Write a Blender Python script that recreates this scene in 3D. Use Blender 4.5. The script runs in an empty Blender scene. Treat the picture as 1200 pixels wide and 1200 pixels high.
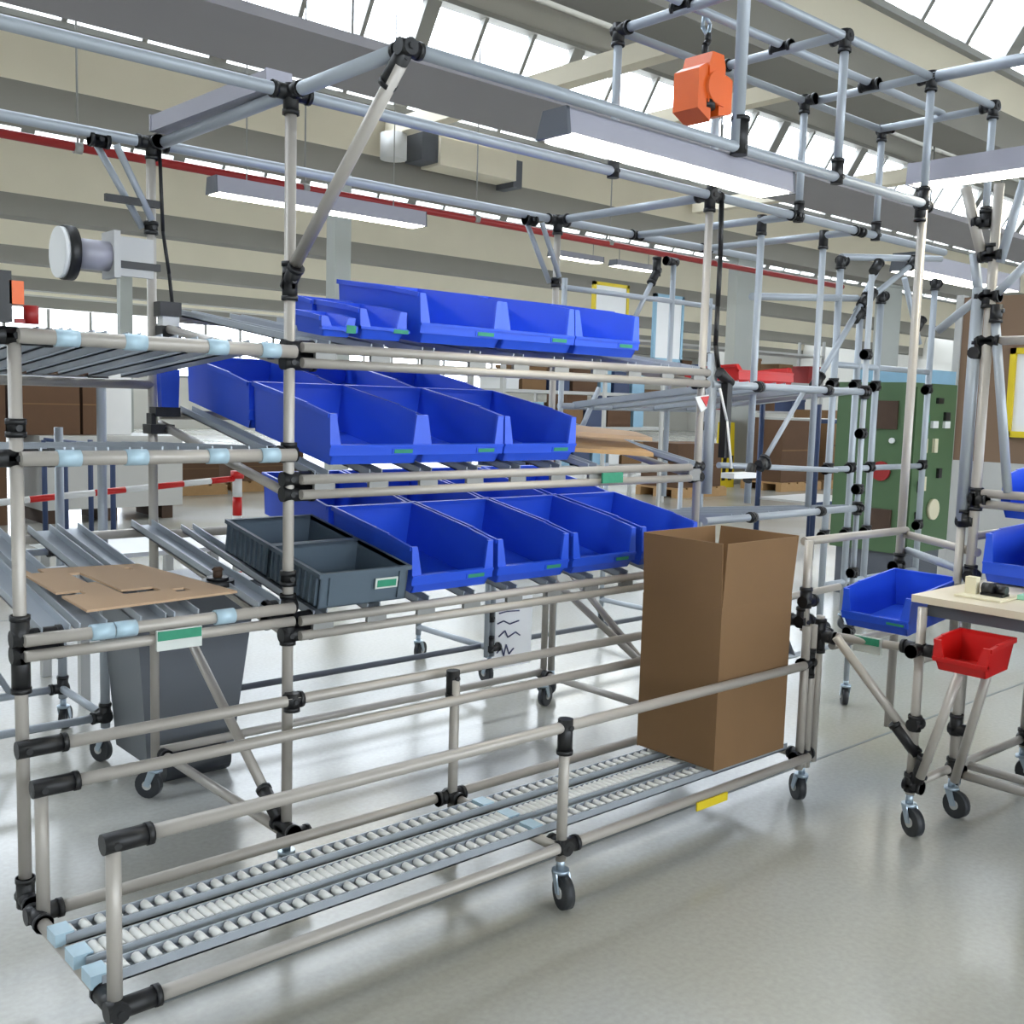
import bpy, math, random
from mathutils import Vector, Matrix
random.seed(7)
S = bpy.context.scene
COL = S.collection

# ---------------------------------------------------------------- camera
def make_camera():
    yaw, pit, rol = math.radians(41.836), math.radians(6.031), math.radians(1.639)
    f = Vector((math.sin(yaw)*math.cos(pit), math.cos(yaw)*math.cos(pit), -math.sin(pit)))
    r = f.cross(Vector((0, 0, 1))).normalized(); u = r.cross(f)
    r2 = math.cos(rol)*r + math.sin(rol)*u; u2 = -math.sin(rol)*r + math.cos(rol)*u
    m = Matrix((( r2.x, u2.x, -f.x, 0), (r2.y, u2.y, -f.y, 0), (r2.z, u2.z, -f.z, 1.35), (0, 0, 0, 1)))
    cd = bpy.data.cameras.new('camera'); cd.sensor_width = 36.0; cd.lens = 1227.47/1200*36
    cd.clip_start = 0.05; cd.clip_end = 300
    o = bpy.data.objects.new('camera', cd); COL.objects.link(o); o.matrix_world = m
    S.camera = o
make_camera()

# ---------------------------------------------------------------- world, exposure
W = bpy.data.worlds.new('overcast_sky'); S.world = W; W.use_nodes = True
bg = W.node_tree.nodes['Background']; bg.inputs[0].default_value = (0.87, 0.94, 1.0, 1); bg.inputs[1].default_value = 7.0
S.view_settings.view_transform = 'Standard'; S.view_settings.look = 'None'
S.view_settings.gamma = 1.0; S.view_settings.use_curve_mapping = False
S.view_settings.exposure = 0.68

# ---------------------------------------------------------------- materials
def lin(c):
    return tuple(((v/255)/12.92 if v/255 <= .04045 else ((v/255+.055)/1.055)**2.4) for v in c) + (1,)
M = {}
def mat(name, col, rough=.5, metal=0., var=.06, scale=12., bump=0., spec=.5, coat=0.):
    m = bpy.data.materials.new(name); m.use_nodes = True
    nt = m.node_tree; b = nt.nodes['Principled BSDF']
    c = lin(col)
    tc = nt.nodes.new('ShaderNodeTexCoord'); nz = nt.nodes.new('ShaderNodeTexNoise')
    nz.inputs['Scale'].default_value = scale; nz.inputs['Detail'].default_value = 4
    nt.links.new(tc.outputs['Object'], nz.inputs['Vector'])
    mx = nt.nodes.new('ShaderNodeMix'); mx.data_type = 'RGBA'
    mx.inputs[6].default_value = tuple(max(0, v*(1-var)) for v in c[:3])+(1,)
    mx.inputs[7].default_value = tuple(min(1, v*(1+var)) for v in c[:3])+(1,)
    nt.links.new(nz.outputs['Fac'], mx.inputs[0]); nt.links.new(mx.outputs[2], b.inputs['Base Color'])
    b.inputs['Roughness'].default_value = rough; b.inputs['Metallic'].default_value = metal
    b.inputs['Specular IOR Level'].default_value = spec
    b.inputs['Coat Weight'].default_value = coat; b.inputs['Coat Roughness'].default_value = .12
    if bump:
        bp = nt.nodes.new('ShaderNodeBump'); bp.inputs['Strength'].default_value = bump; bp.inputs['Distance'].default_value = .01
        nt.links.new(nz.outputs['Fac'], bp.inputs['Height']); nt.links.new(bp.outputs['Normal'], b.inputs['Normal'])
    M[name] = m; return m
def emit(name, col, strength):
    m = bpy.data.materials.new(name); m.use_nodes = True
    b = m.node_tree.nodes['Principled BSDF']; b.inputs['Base Color'].default_value = (.8, .8, .8, 1)
    b.inputs['Emission Color'].default_value = lin(col); b.inputs['Emission Strength'].default_value = strength
    M[name] = m
def glassmat(name, tint, glossy=.06):
    m = bpy.data.materials.new(name); m.use_nodes = True; nt = m.node_tree
    for n in list(nt.nodes): nt.nodes.remove(n)
    o = nt.nodes.new('ShaderNodeOutputMaterial'); t = nt.nodes.new('ShaderNodeBsdfTransparent'); g = nt.nodes.new('ShaderNodeBsdfGlossy')
    t.inputs[0].default_value = tint; g.inputs['Roughness'].default_value = .08
    mx = nt.nodes.new('ShaderNodeMixShader'); mx.inputs[0].default_value = glossy
    nt.links.new(t.outputs[0], mx.inputs[1]); nt.links.new(g.outputs[0], mx.inputs[2]); nt.links.new(mx.outputs[0], o.inputs[0])
    M[name] = m
mat('tube', (176, 170, 162), .36, .15, .05, 6)
mat('alu', (166, 173, 181), .42, .2, .05, 9)
mat('zinc', (170, 185, 198), .3, .6, .08, 30)
mat('black', (22, 22, 24), .45, 0, .1, 20)
mat('blue', (38, 84, 214), .38, 0, .05, 8)
mat('klt', (84, 98, 110), .5, 0, .05, 9)
mat('red', (196, 22, 20), .4, 0, .05, 9)
mat('orange', (228, 98, 22), .4, 0, .08, 9)
mat('green_label', (46, 138, 106), .6, 0, .15, 60)
mat('label_white', (205, 210, 205), .6, 0, .05, 30)
mat('clip_grey', (140, 140, 138), .45, .1, .1, 40)
mat('clip', (176, 202, 216), .35, .1, .1, 40)
mat('cardboard', (126, 96, 64), .85, 0, .08, 5)
mat('cardboard_pale', (188, 158, 128), .85, 0, .05, 7)
mat('cardboard_dark', (96, 70, 50), .85, 0, .1, 7)
mat('wheel', (45, 48, 52), .5, 0, .1, 30)
mat('roller_white', (226, 226, 222), .4, 0, .03, 30)
mat('lamp_body', (158, 157, 168), .45, .1, .03, 5)
emit('lamp_glow', (255, 250, 232), 14.0)
mat('panel_beige', (232, 224, 204), .8, 0, .05, 1.5)
mat('ceiling', (196, 194, 188), .85, 0, .04, 1.0)
mat('beam', (140, 137, 130), .85, 0, .06, 1.5)
mat('mullion', (150, 150, 146), .5, .1, .05, 5)
mat('wall', (214, 212, 205), .85, 0, .05, 1.0)
mat('tray', (150, 147, 150), .7, .05, .05, 2)
mat('pillar', (172, 176, 172), .7, 0, .04, 3)
mat('green_cab', (74, 102, 68), .45, 0, .06, 5)
mat('brown_dark', (70, 50, 36), .7, 0, .15, 20)
mat('cream', (218, 210, 182), .6, 0, .05, 12)
mat('table_top', (214, 202, 178), .4, 0, .04, 8)
mat('bin_grey', (104, 108, 114), .5, 0, .05, 6)
mat('dark_grey', (86, 90, 98), .5, 0, .05, 6)
mat('white', (225, 226, 226), .5, 0, .03, 6)
mat('yellow', (222, 196, 30), .5, 0, .06, 8)
mat('ink', (70, 74, 110), .7, 0, .1, 20)
mat('pipe_red', (150, 30, 30), .45, 0, .08, 6)
mat('divider', (128, 104, 84), .8, 0, .06, 3)
mat('light_grey', (186, 186, 184), .6, 0, .04, 5)
mat('wood', (176, 140, 96), .8, 0, .12, 18)
mat('blue_dark', (40, 58, 96), .5, 0, .1, 9)
mat('cyan_pale', (140, 180, 205), .5, 0, .1, 9)
mat('mint', (150, 205, 180), .6, 0, .05, 9)
mat('paper', (240, 241, 243), .7, 0, .02, 10)
mat('joint_line', (112, 116, 116), .6, 0, .1, 4)
glassmat('glass', (.97, .98, 1, 1))
glassmat('glass_front', (.9, .94, .97, 1), .1)

def floor_material():
    m = bpy.data.materials.new('floor_epoxy'); m.use_nodes = True; nt = m.node_tree; b = nt.nodes['Principled BSDF']
    tc = nt.nodes.new('ShaderNodeTexCoord')
    def noise(s, d):
        n = nt.nodes.new('ShaderNodeTexNoise'); n.inputs['Scale'].default_value = s; n.inputs['Detail'].default_value = d
        nt.links.new(tc.outputs['Object'], n.inputs['Vector']); return n
    big, fine = noise(.7, 2), noise(60, 3)
    cr = nt.nodes.new('ShaderNodeValToRGB')
    cr.color_ramp.interpolation = 'EASE'; cr.color_ramp.elements[0].position = .2; cr.color_ramp.elements[0].color = lin((174, 170, 156))
    cr.color_ramp.elements[1].position = .8; cr.color_ramp.elements[1].color = lin((187, 189, 187))
    nt.links.new(big.outputs['Fac'], cr.inputs[0])
    mx = nt.nodes.new('ShaderNodeMix'); mx.data_type = 'RGBA'; mx.blend_type = 'MULTIPLY'; mx.inputs[0].default_value = .25
    nt.links.new(cr.outputs[0], mx.inputs[6]); nt.links.new(fine.outputs['Fac'], mx.inputs[7]); nt.links.new(mx.outputs[2], b.inputs['Base Color'])
    mr = nt.nodes.new('ShaderNodeMapRange'); mr.inputs['To Min'].default_value = .15; mr.inputs['To Max'].default_value = .24
    nt.links.new(big.outputs['Fac'], mr.inputs['Value']); nt.links.new(mr.outputs[0], b.inputs['Roughness'])
    b.inputs['Specular IOR Level'].default_value = .42
    b.inputs['Coat Weight'].default_value = .0; b.inputs['Coat Roughness'].default_value = .14
    M['floor'] = m
floor_material()

# ---------------------------------------------------------------- mesh helpers
class MB:
    def __init__(s): s.v = []; s.f = []; s.sm = []
    def add(s, vs, fs, smooth=False):
        n = len(s.v); s.v += [Vector(p) for p in vs]
        for f in fs: s.f.append([i+n for i in f]); s.sm.append(smooth)
        return s
    def box(s, lo, hi):
        x0, y0, z0 = lo; x1, y1, z1 = hi
        return s.hexa([(x0,y0,z0),(x1,y0,z0),(x1,y1,z0),(x0,y1,z0),(x0,y0,z1),(x1,y0,z1),(x1,y1,z1),(x0,y1,z1)])
    def hexa(s, p):
        return s.add(p, [(0,3,2,1),(4,5,6,7),(0,1,5,4),(1,2,6,5),(2,3,7,6),(3,0,4,7)])
    def cyl(s, p, q, r, n=12, r2=None):
        p, q = Vector(p), Vector(q); d = (q-p).normalized(); r2 = r if r2 is None else r2
        a = d.orthogonal().normalized(); b = d.cross(a)
        ring = [(a*math.cos(2*math.pi*i/n)+b*math.sin(2*math.pi*i/n)) for i in range(n)]
        k = len(s.v); s.v += [p+c*r for c in ring]+[q+c*r2 for c in ring]
        for i in range(n):
            j = (i+1) % n; s.f.append([k+i, k+j, k+n+j, k+n+i]); s.sm.append(True)
        s.f.append([k+i for i in range(n)][::-1]); s.sm.append(False)
        s.f.append([k+n+i for i in range(n)]); s.sm.append(False)
        return s
    def prism(s, poly, off):          # poly: 3-D polygon, off: extrusion vector
        n = len(poly); off = Vector(off); k = len(s.v)
        s.v += [Vector(p) for p in poly]+[Vector(p)+off for p in poly]
        s.f.append([k+i for i in range(n)][::-1]); s.sm.append(False)
        s.f.append([k+n+i for i in range(n)]); s.sm.append(False)
        for i in range(n):
            j = (i+1) % n; s.f.append([k+i, k+j, k+n+j, k+n+i]); s.sm.append(False)
        return s
    def path(s, pts, r, n=8):
        for a, b in zip(pts, pts[1:]): s.cyl(a, b, r, n)
        return s
    def mesh(s, name, m, off=(0, 0, 0)):
        me = bpy.data.meshes.new(name); o = Vector(off)
        me.from_pydata([v-o for v in s.v], [], s.f); me.polygons.foreach_set('use_smooth', s.sm)
        me.materials.append(M[m]); me.update()
        import bmesh
        bm = bmesh.new(); bm.from_mesh(me); bmesh.ops.recalc_face_normals(bm, faces=bm.faces); bm.to_mesh(me); bm.free()
        return me
    def build(s, name, m, parent=None, label=None):
        off = root_loc(parent) if parent else Vector((0, 0, 0))
        o = bpy.data.objects.new(name, s.mesh(name, m, off)); COL.objects.link(o)
        if parent: o.parent = parent
        if label: o['label'] = label
        return o
def root_loc(o):
    l = Vector((0, 0, 0))
    while o: l += o.location; o = o.parent
    return l
def tag(o, label, cat, group=None):
    o['label'] = label; o['category'] = cat
    if group: o['group'] = group
    return o
def thing(name, loc, label, cat, group=None, rot=(0, 0, 0)):
    o = bpy.data.objects.new(name, None); COL.objects.link(o); o.location = loc; o.rotation_euler = rot
    o.empty_display_size = .1
    return tag(o, label, cat, group)
def struct(o): o['kind'] = 'structure'; return o
def solo(o, label, cat, group=None): return tag(o, label, cat, group)
def inst(name, me, parent, loc, rot=(0, 0, 0)):
    o = bpy.data.objects.new(name, me); COL.objects.link(o); o.parent = parent; o.location = loc; o.rotation_euler = rot
    return o
TR = .0148
def tube(root, name, p, q, r=TR, m='tube'): return MB().cyl(p, q, r, 14).build(name, m, root)
DIR = {'x': (1,0,0), 'X': (-1,0,0), 'y': (0,1,0), 'Y': (0,-1,0), 'z': (0,0,1), 'Z': (0,0,-1)}
def joint(root, p, dirs, ln=.062, r=.0205):
    p = Vector(p); b = MB()
    for d in dirs:
        d = Vector(DIR[d]) if isinstance(d, str) else Vector(d).normalized()
        b.cyl(p-d*.021, p+d*ln, r, 12); b.cyl(p+d*(ln-.012), p+d*ln, r*1.1, 12)
    b.cyl(p+Vector((.0,-.026,.0)), p+Vector((0,.026,0)), .008, 6)
    return b.build('clamp_joint', 'black', root)
_cast = {}
def caster(root, x, y, top=.13, ang=0., R=.045):
    """swivel caster: fork part with wheel and hub below it"""
    if not _cast:
        f = MB(); f.cyl((0,0,.098), (0,0,.13), .012, 10).cyl((0,0,.09),(0,0,.1),.024,12)
        for s in (-1, 1): f.prism([(-.012, s*.019-.002, .094), (.016, s*.019-.002, .094), (.034, s*.019-.002, .045), (.014, s*.019-.002, .04)], (0,.004,0))
        _cast['f'] = f.mesh('fork', 'zinc')
        _cast['w'] = MB().cyl((.024,-.013,.045),(.024,.013,.045),R,20).mesh('wheel','wheel')
        _cast['h'] = MB().cyl((.024,-.0175,.045),(.024,.0175,.045),.016,12).mesh('hub','light_grey')
    rl = root_loc(root); l = (x-rl.x, y-rl.y, -rl.z)
    f = inst('caster', _cast['f'], root, l, (0,0,ang))
    inst('wheel', _cast['w'], f, (0,0,0)); inst('hub', _cast['h'], f, (0,0,0))
    if top > .13: tube(root, 'caster_stem', (x,y,.125), (x,y,top))
    return f
def track(root, p, q, width=.05, height=.03, rollers=0, m='alu'):
    """roller track: U profile from p to q, with flanges"""
    p, q = Vector(p), Vector(q); d = (q-p).normalized(); sd = d.cross(Vector((0,0,1))).normalized(); up = sd.cross(d)
    b = MB()
    def bar(c0, c1, u0, u1):
        P = []
        for e in (p, q):
            P += [e+sd*c0+up*u0, e+sd*c1+up*u0, e+sd*c1+up*u1, e+sd*c0+up*u1]
        b.add(P, [(0,1,2,3),(7,6,5,4),(0,4,5,1),(1,5,6,2),(2,6,7,3),(3,7,4,0)])
    w = width/2
    bar(-w, w, -height, -height+.004); bar(-w, -w+.004, -height, 0); bar(w-.004, w, -height, 0)
    t = b.build('roller_track', m, root)
    if rollers:
        n = int((q-p).length/rollers); me = None
        rl = root_loc(root)
        key = ('roll', round(width, 3), round(d.x), round(d.y))
        if key not in _cast: _cast[key] = MB().cyl(-sd*(w-.009), sd*(w-.009), .0105, 8).mesh('roller', 'roller_white')
        for i in range(n):
            inst('roller', _cast[key], t, p+d*(i+.5)*rollers-up*.008-rl)
    return t

# ================================================================ SETTING
X0, X1, Y0, Y1 = -9., 46., -12., 37.
struct(MB().box((X0, Y0, -.2), (X1, Y1, 0)).build('floor', 'floor'))
for n, y in ((1, 2.135), (2, 6.4)):
    struct(MB().box((X0+.1, y-.006, 0), (X1-.1, y+.006, .0012)).build('trim_%d' % n, 'joint_line'))
ZB = 3.95; PER = 6.29
glass_bottom = {-3: 4.62, -2: 4.62, -1: 4.55, 0: 4.85, 1: 5.12, 2: 5.12, 3: 5.12}
ti = 3
for k in range(-2, 5):
    y = 11.05+PER*k; zb = glass_bottom.get(k, 5.12); zt = zb+1.14; yb = y-.15; yt = yb-.71
    zh = zt+.36; yh = yt-.08
    struct(MB().box((X0, y, ZB), (X1, y+.45, 4.29)).build('trim_%d' % ti, 'beam')); ti += 1
    # solid clerestory panel under the glass
    struct(MB().hexa([(X0,y,4.29),(X1,y,4.29),(X1,y+.12,4.29),(X0,y+.12,4.29),(X0,yb,zb),(X1,yb,zb),(X1,yb+.12,zb+.0),(X0,yb+.12,zb)]).build('wall_clerestory', 'panel_beige'))
    struct(MB().hexa([(X0,yt,zt),(X1,yt,zt),(X1,yt+.12,zt),(X0,yt+.12,zt),(X0,yh,zh),(X1,yh,zh),(X1,yh+.12,zh),(X0,yh+.12,zh)]).build('wall_header', 'ceiling'))
    # sloping ceiling down towards the previous beam
    yp, zp = y-PER+.45, 4.29
    struct(MB().hexa([(X0,yp,zp),(X1,yp,zp),(X1,yh+.1,zh),(X0,yh+.1,zh),(X0,yp,zp+.15),(X1,yp,zp+.15),(X1,yh+.1,zh+.15),(X0,yh+.1,zh+.15)]).build('ceiling', 'ceiling'))
    # glazing: one window band per bay, its panes and mullions parts
    win = struct(MB().box((X0, yb-.05, zb-.03), (X1, yb+.13, zb+.03)).box((X0, yt-.05, zt-.03), (X1, yt+.13, zt+.03)).build('window_%d' % (k+3), 'mullion'))
    near = -1 <= k <= 1
    pitch = .795
    n = int((X1-X0)/pitch)
    if near:
        pane = MB().hexa([(.03,yb+.04,zb),(pitch-.03,yb+.04,zb),(pitch-.03,yb+.05,zb),(.03,yb+.05,zb),(.03,yt+.04,zt),(pitch-.03,yt+.04,zt),(pitch-.03,yt+.05,zt),(.03,yt+.05,zt)]).mesh('glass_pane', 'glass')
        def mul(w): return MB().hexa([(-w,yb-.03,zb),(w,yb-.03,zb),(w,yb+.08,zb),(-w,yb+.08,zb),(-w,yt-.03,zt),(w,yt-.03,zt),(w,yt+.08,zt),(-w,yt+.08,zt)]).mesh('mullion','mullion')
        thin, thick = mul(.028), mul(.1)
        for i in range(n):
            x = X0+i*pitch
            inst('glass_pane', pane, win, (x, 0, 0))
            inst('mullion', thick if i % 3 == 0 else thin, win, (x, 0, 0))
    else:
        MB().hexa([(X0,yb+.04,zb),(X1,yb+.04,zb),(X1,yb+.05,zb),(X0,yb+.05,zb),(X0,yt+.04,zt),(X1,yt+.04,zt),(X1,yt+.05,zt),(X0,yt+.05,zt)]).build('glass_pane', 'glass', win)
    # daylight portal in the opening
    ld = bpy.data.lights.new('skylight_portal', 'AREA'); ld.shape = 'RECTANGLE'; ld.size = X1-X0; ld.size_y = math.hypot(.71, 1.14)
    try: ld.cycles.is_portal = True
    except Exception: pass
    lo = bpy.data.objects.new('skylight_portal', ld); COL.objects.link(lo)
    nrm = Vector((0, -1.14, -.71)).normalized()
    lo.rotation_euler = nrm.to_track_quat('-Z', 'Y').to_euler(); lo.location = ((X0+X1)/2, (yb+yt)/2+.25, (zb+zt)/2+.16)
# shell walls
struct(MB().box((X0-.2, Y0, 0), (X0, Y1, 6.8)).build('wall_left', 'wall'))
struct(MB().box((X1, Y0, 0), (X1+.2, Y1, 6.8)).build('wall_right', 'wall'))
struct(MB().box((X0, Y0-.2, 0), (X1, Y0, 2.6)).box((X0, Y0-.2, 5.2), (X1, Y0, 6.8)).box((X0, Y0-.2, 2.6), (-8, Y0, 5.2)).box((40, Y0-.2, 2.6), (X1, Y0, 5.2)).build('wall_front', 'wall'))
w10 = struct(MB().box((-8, Y0-.05, 2.56), (40, Y0+.05, 2.64)).box((-8, Y0-.05, 5.16), (40, Y0+.05, 5.24)).build('window_10', 'mullion'))  # unseen window band behind the camera, added to bring daylight onto the bin fronts
fp = MB().box((.05, Y0-.03, 2.6), (2.95, Y0-.02, 5.2)).mesh('glass_pane', 'glass'); fm = MB().box((-.05, Y0-.08, 2.6), (.05, Y0+.04, 5.2)).mesh('mullion', 'mullion')
for i in range(16):
    inst('glass_pane', fp, w10, (-8+i*3, 0, 0)); inst('mullion', fm, w10, (-8+i*3, 0, 0))
ld = bpy.data.lights.new('window_portal', 'AREA'); ld.shape = 'RECTANGLE'; ld.size = 48; ld.size_y = 2.6  # portal for the added window band
ld.cycles.is_portal = True
lo = bpy.data.objects.new('window_portal', ld); COL.objects.link(lo); lo.location = (16, Y0-.1, 3.9); lo.rotation_euler = Vector((0, 1, 0)).to_track_quat('-Z', 'Y').to_euler()
wb = MB().box((X0, Y1, 0), (X1, Y1+.2, 1.9)).box((X0, Y1, 4.1), (X1, Y1+.2, 6.8)).box((X0, Y1, 1.9), (5, Y1+.2, 4.1)).box((33, Y1, 1.9), (X1, Y1+.2, 4.1))
struct(wb.build('wall_back', 'wall'))
wf = MB().box((5, Y1-.05, 1.86), (33, Y1+.05, 1.94)).box((5, Y1-.05, 4.06), (33, Y1+.05, 4.14))
w9 = struct(wf.build('window_9', 'mullion'))
wp = MB().box((.04, Y1+.02, 1.9), (1.36, Y1+.03, 4.1)).mesh('glass_pane', 'glass'); wm = MB().box((-.05, Y1-.04, 1.9), (.05, Y1+.08, 4.1)).mesh('mullion', 'mullion')
for i in range(20):
    inst('glass_pane', wp, w9, (5+i*1.4, 0, 0)); inst('mullion', wm, w9, (5+i*1.4, 0, 0))
# roof over the front strip and the last strip behind the far beam
struct(MB().box((X0, Y0, 6.6), (X1, -7., 6.8)).build('ceiling', 'ceiling'))
struct(MB().box((X0, 36.2, 4.29), (X1, Y1, 4.5)).build('ceiling', 'ceiling'))
# pillars
for x, w, y in ((9.35, .14, 23.7), (7.0, .11, 11.1), (15.4, .3, 11.3), (20.4, .35, 11.3), (28, .3, 11.3)):
    b = MB().box((x-w, y-.1, 0), (x+w, y+.1, 4.0)).box((x-w-.04, y-.14, 0), (x+w+.04, y+.14, .03)).box((x-w-.04, y-.14, 3.9), (x+w+.04, y+.14, 3.95))
    struct(b.build('trim_%d' % ti, 'pillar')); ti += 1

# ================================================================ MAIN FLOW RACK
XL, XM, XR, YF, YB = .728, 1.41, 3.14, 2.47, 3.29
rack = thing('flow_rack', (1.9, 2.88, 0), 'large tube-frame flow rack carrying three inclined shelves of blue bins', 'rack')
# posts
tube(rack, 'post', (XL,YF,.155), (XL,YF,1.475)); joint(rack, (XL,YF,.17), ['z','Y'], .05)
tube(rack, 'post', (XM,YF,.13), (XM,YF,2.12))
tube(rack, 'post', (XR,YF,.5), (XR,YF,2.12))
tube(rack, 'post', (XR+.075,YF+.01,1.02), (XR+.075,YF+.01,1.55), .02, 'alu')
for x in (1.385, 3.16): tube(rack, 'post', (x,YB,.13), (x,YB,2.12))
tube(rack, 'post', (3.205,YB,.16), (3.205,YB,1.0))
for x, y, a in ((XM,YF,1.2), (1.385,YB,2.2), (3.16,YB,.3)): caster(rack, x, y, .13, a)
# shelf edge rails (pairs) : right bay
SLR = {'top': (1.475, .135), 'mid': (1.127, .18), 'low': (.745, .17)}
for k, (z, s) in SLR.items():
    dz = .04
    for zz in (z, z-dz): tube(rack, 'rail', (XM+.02,YF-.03,zz), (XR if k != 'mid' else 3.06,YF-.03,zz), TR*.92)
    joint(rack, (XM,YF,z-.0), ['x'], .075); joint(rack, (XM,YF,z-dz), ['x'], .075)
    joint(rack, (XR,YF,z), ['X'], .04); joint(rack, (XR,YF,z-dz), ['X'], .04)
    zb = z+s*(YB-YF)
    tube(rack, 'rail', (XM,YB,zb), (XR,YB,zb))
    for x in (XM+.0, XR): tube(rack, 'side_tube', (x, YF, z-.04), (x, YB, zb-.03), TR*.9)
    nx = 10
    for i in range(nx):
        x = XM+.09+i*(XR-XM-.15)/(nx-1)
        if k == 'mid' and i in (7, 8): continue
        track(rack, (x,YF-.02,z+.022), (x,YB,zb+.03), .045, .022)
        MB().box((x-.032, YF-.036, z-.05), (x+.032, YF-.024, z-.006)).build('rail_clip', 'clip_grey', rack)
# left bay
for z0, z1 in ((1.462, 1.39), (1.193, 1.165), (.784, .915)):
    low = z0 < 1
    tube(rack, 'rail', (XL,YF-.03,z0), (XM,YF-.03,z0), TR*(1.15 if not low else 1))
    if low:
        tube(rack, 'rail', (XL,YF-.03,z0-.036), (XM,YF-.03,z0-.036), TR*.9)
        joint(rack, (XL,YF,z0), ['x'], .09); joint(rack, (XL,YF,z0-.036), ['x', 'z', 'Z'], .09)
        joint(rack, (XM,YF,z0), ['X'], .07); joint(rack, (XM,YF,z0-.036), ['X', 'z', 'Z'], .07)
    else:
        joint(rack, (XL,YF,z0), ['x', 'X'], .08); joint(rack, (XM,YF,z0), ['X'], .06)
    tube(rack, 'rail', (XL-.3,YB,z1-.02), (XM,YB,z1-.02))
    xs = (.80,.885,1.03,1.115,1.345) if low else (.80,.87,.95,1.03,1.12,1.21,1.31)
    for x in xs:
        track(rack, (x,YF-.02,z0+.024), (x,YB,z1+.024), .066 if low else .055, .024)
    for x in ((.83,.985,1.19,1.335) if not low else (.9,.955,1.21)):
        MB().cyl((x-.026, YF-.03, z0), (x+.026, YF-.03, z0), TR*1.32, 14).build('rail_clip', 'clip', rack)
    if low:
        for x in (.5, .62): track(rack, (x,YF-.02,z0+.024), (x,YB,z1+.024), .055, .024)
joint(rack, (XL,YF,1.26), ['z','Z'], .02); joint(rack, (XM,YF,.86), ['z','Z'], .02)
joint(rack, (XM,YF,1.195), ['z','X'], .03)
# price tag on the left low rail
MB().box((1.02, YF-.062, .725), (1.135, YF-.055, .775)).build('shelf_label', 'label_white', rack, 'shelf label card with a green strip')
MB().box((1.022, YF-.0645, .75), (1.133, YF-.0615, .773)).build('shelf_label_strip', 'green_label', rack)
MB().box((2.56, YF-.062, 1.085), (2.66, YF-.055, 1.12)).build('shelf_label', 'green_label', rack)
# guide rail along the foot, cross bars and braces
tube(rack, 'guide_rail', (XL,2.44,.533), (3.08,2.44,.525)); joint(rack, (XL,2.445,.533), ['x'], .09); joint(rack, (XM,2.445,.529), ['x', 'Z'], .03)
for x in (XM-.005, 3.15):
    tube(rack, 'crossbar', (x,YF,.15), (x,YB,.15)); tube(rack, 'brace', (x,YF+.05,.19), (x,YB-.03,.72))
    joint(rack, (x,YF,.165), ['y', 'Y'], .05); joint(rack, (x,YF+.05,.19), [(0,.78,.53)], .09); joint(rack, (x,YB,.15), ['Y'], .05)
    joint(rack, (x,YB,.74), ['Z'], .05)
tube(rack, 'brace', (3.0,YB,.72), (3.15,YF+.2,.3)); tube(rack, 'crossbar', (1.385,YB,.16), (3.16,YB,.16), TR)
joint(rack, (XM,YF,.135), ['x'], .07)
# top frame
ZT = 2.12; YA = 1.97
tube(rack, 'top_rail', (-.4,YF,ZT), (4.95,YF,ZT), .0165, 'alu')
tube(rack, 'top_rail', (-.4,YB,ZT), (4.6,YB,ZT), .0165, 'alu')
tube(rack, 'top_rail', (XM,YA,ZT), (3.78,YA,ZT), .0165, 'alu')
for x in (XM,): tube(rack, 'top_arm', (x,YA,ZT), (x,YB,ZT), .0175, 'alu')
tube(rack, 'top_arm', (3.16,YF,ZT), (3.16,YB,ZT), .0165, 'alu')
tube(rack, 'top_arm', (3.69,YF,ZT), (3.66,YB,ZT), .0155, 'alu'); tube(rack, 'top_arm', (4.17,YF,ZT), (4.17,YB,ZT), .0155, 'alu')
tube(rack, 'brace', (XM,YA+.02,ZT-.03), (XM,YF-.02,1.68), .0165)
joint(rack, (XM,YA+.02,ZT-.02), [(0,.46,-.42)], .07); joint(rack, (XM,YA,ZT), ['y', 'x'], .04, .019)
joint(rack, (XM,YF,1.645), ['z', 'Z', (0,-.7,.7)], .05)
joint(rack, (XM,YF,ZT), ['Z', 'X', 'x', 'Y'], .055); joint(rack, (1.39,YB,ZT), ['Z', 'X', 'x', 'Y'], .05)
joint(rack, (XR,YF,ZT), ['Z', 'x', 'y'], .06); joint(rack, (3.16,YB,ZT), ['Z', 'x', 'X', 'Y'], .06)
for x, y in ((3.69,YF), (4.17,YF), (3.66,YB), (4.17,YB)): joint(rack, (x,y,ZT), ['X','x'], .035)
# small knee braces at the back posts
for x in (1.385, 3.16):
    tube(rack, 'knee_brace', (x-.16,YB+.02,ZT-.03), (x-.02,YB+.02,1.86), .011, 'alu'); tube(rack, 'knee_brace', (x-.12,YB-.03,ZT-.03), (x-.01,YB-.03,1.88), .011, 'alu')
    joint(rack, (x-.16,YB,ZT-.02), ['x','X'], .03); joint(rack, (x,YB,1.86), ['z','Z'], .02)
for z in (1.93, 1.735):
    MB().box((1.23, YB-.035, z-.011), (1.4, YB-.02, z+.011)).build('bracket_arm', 'black', rack)
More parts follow.
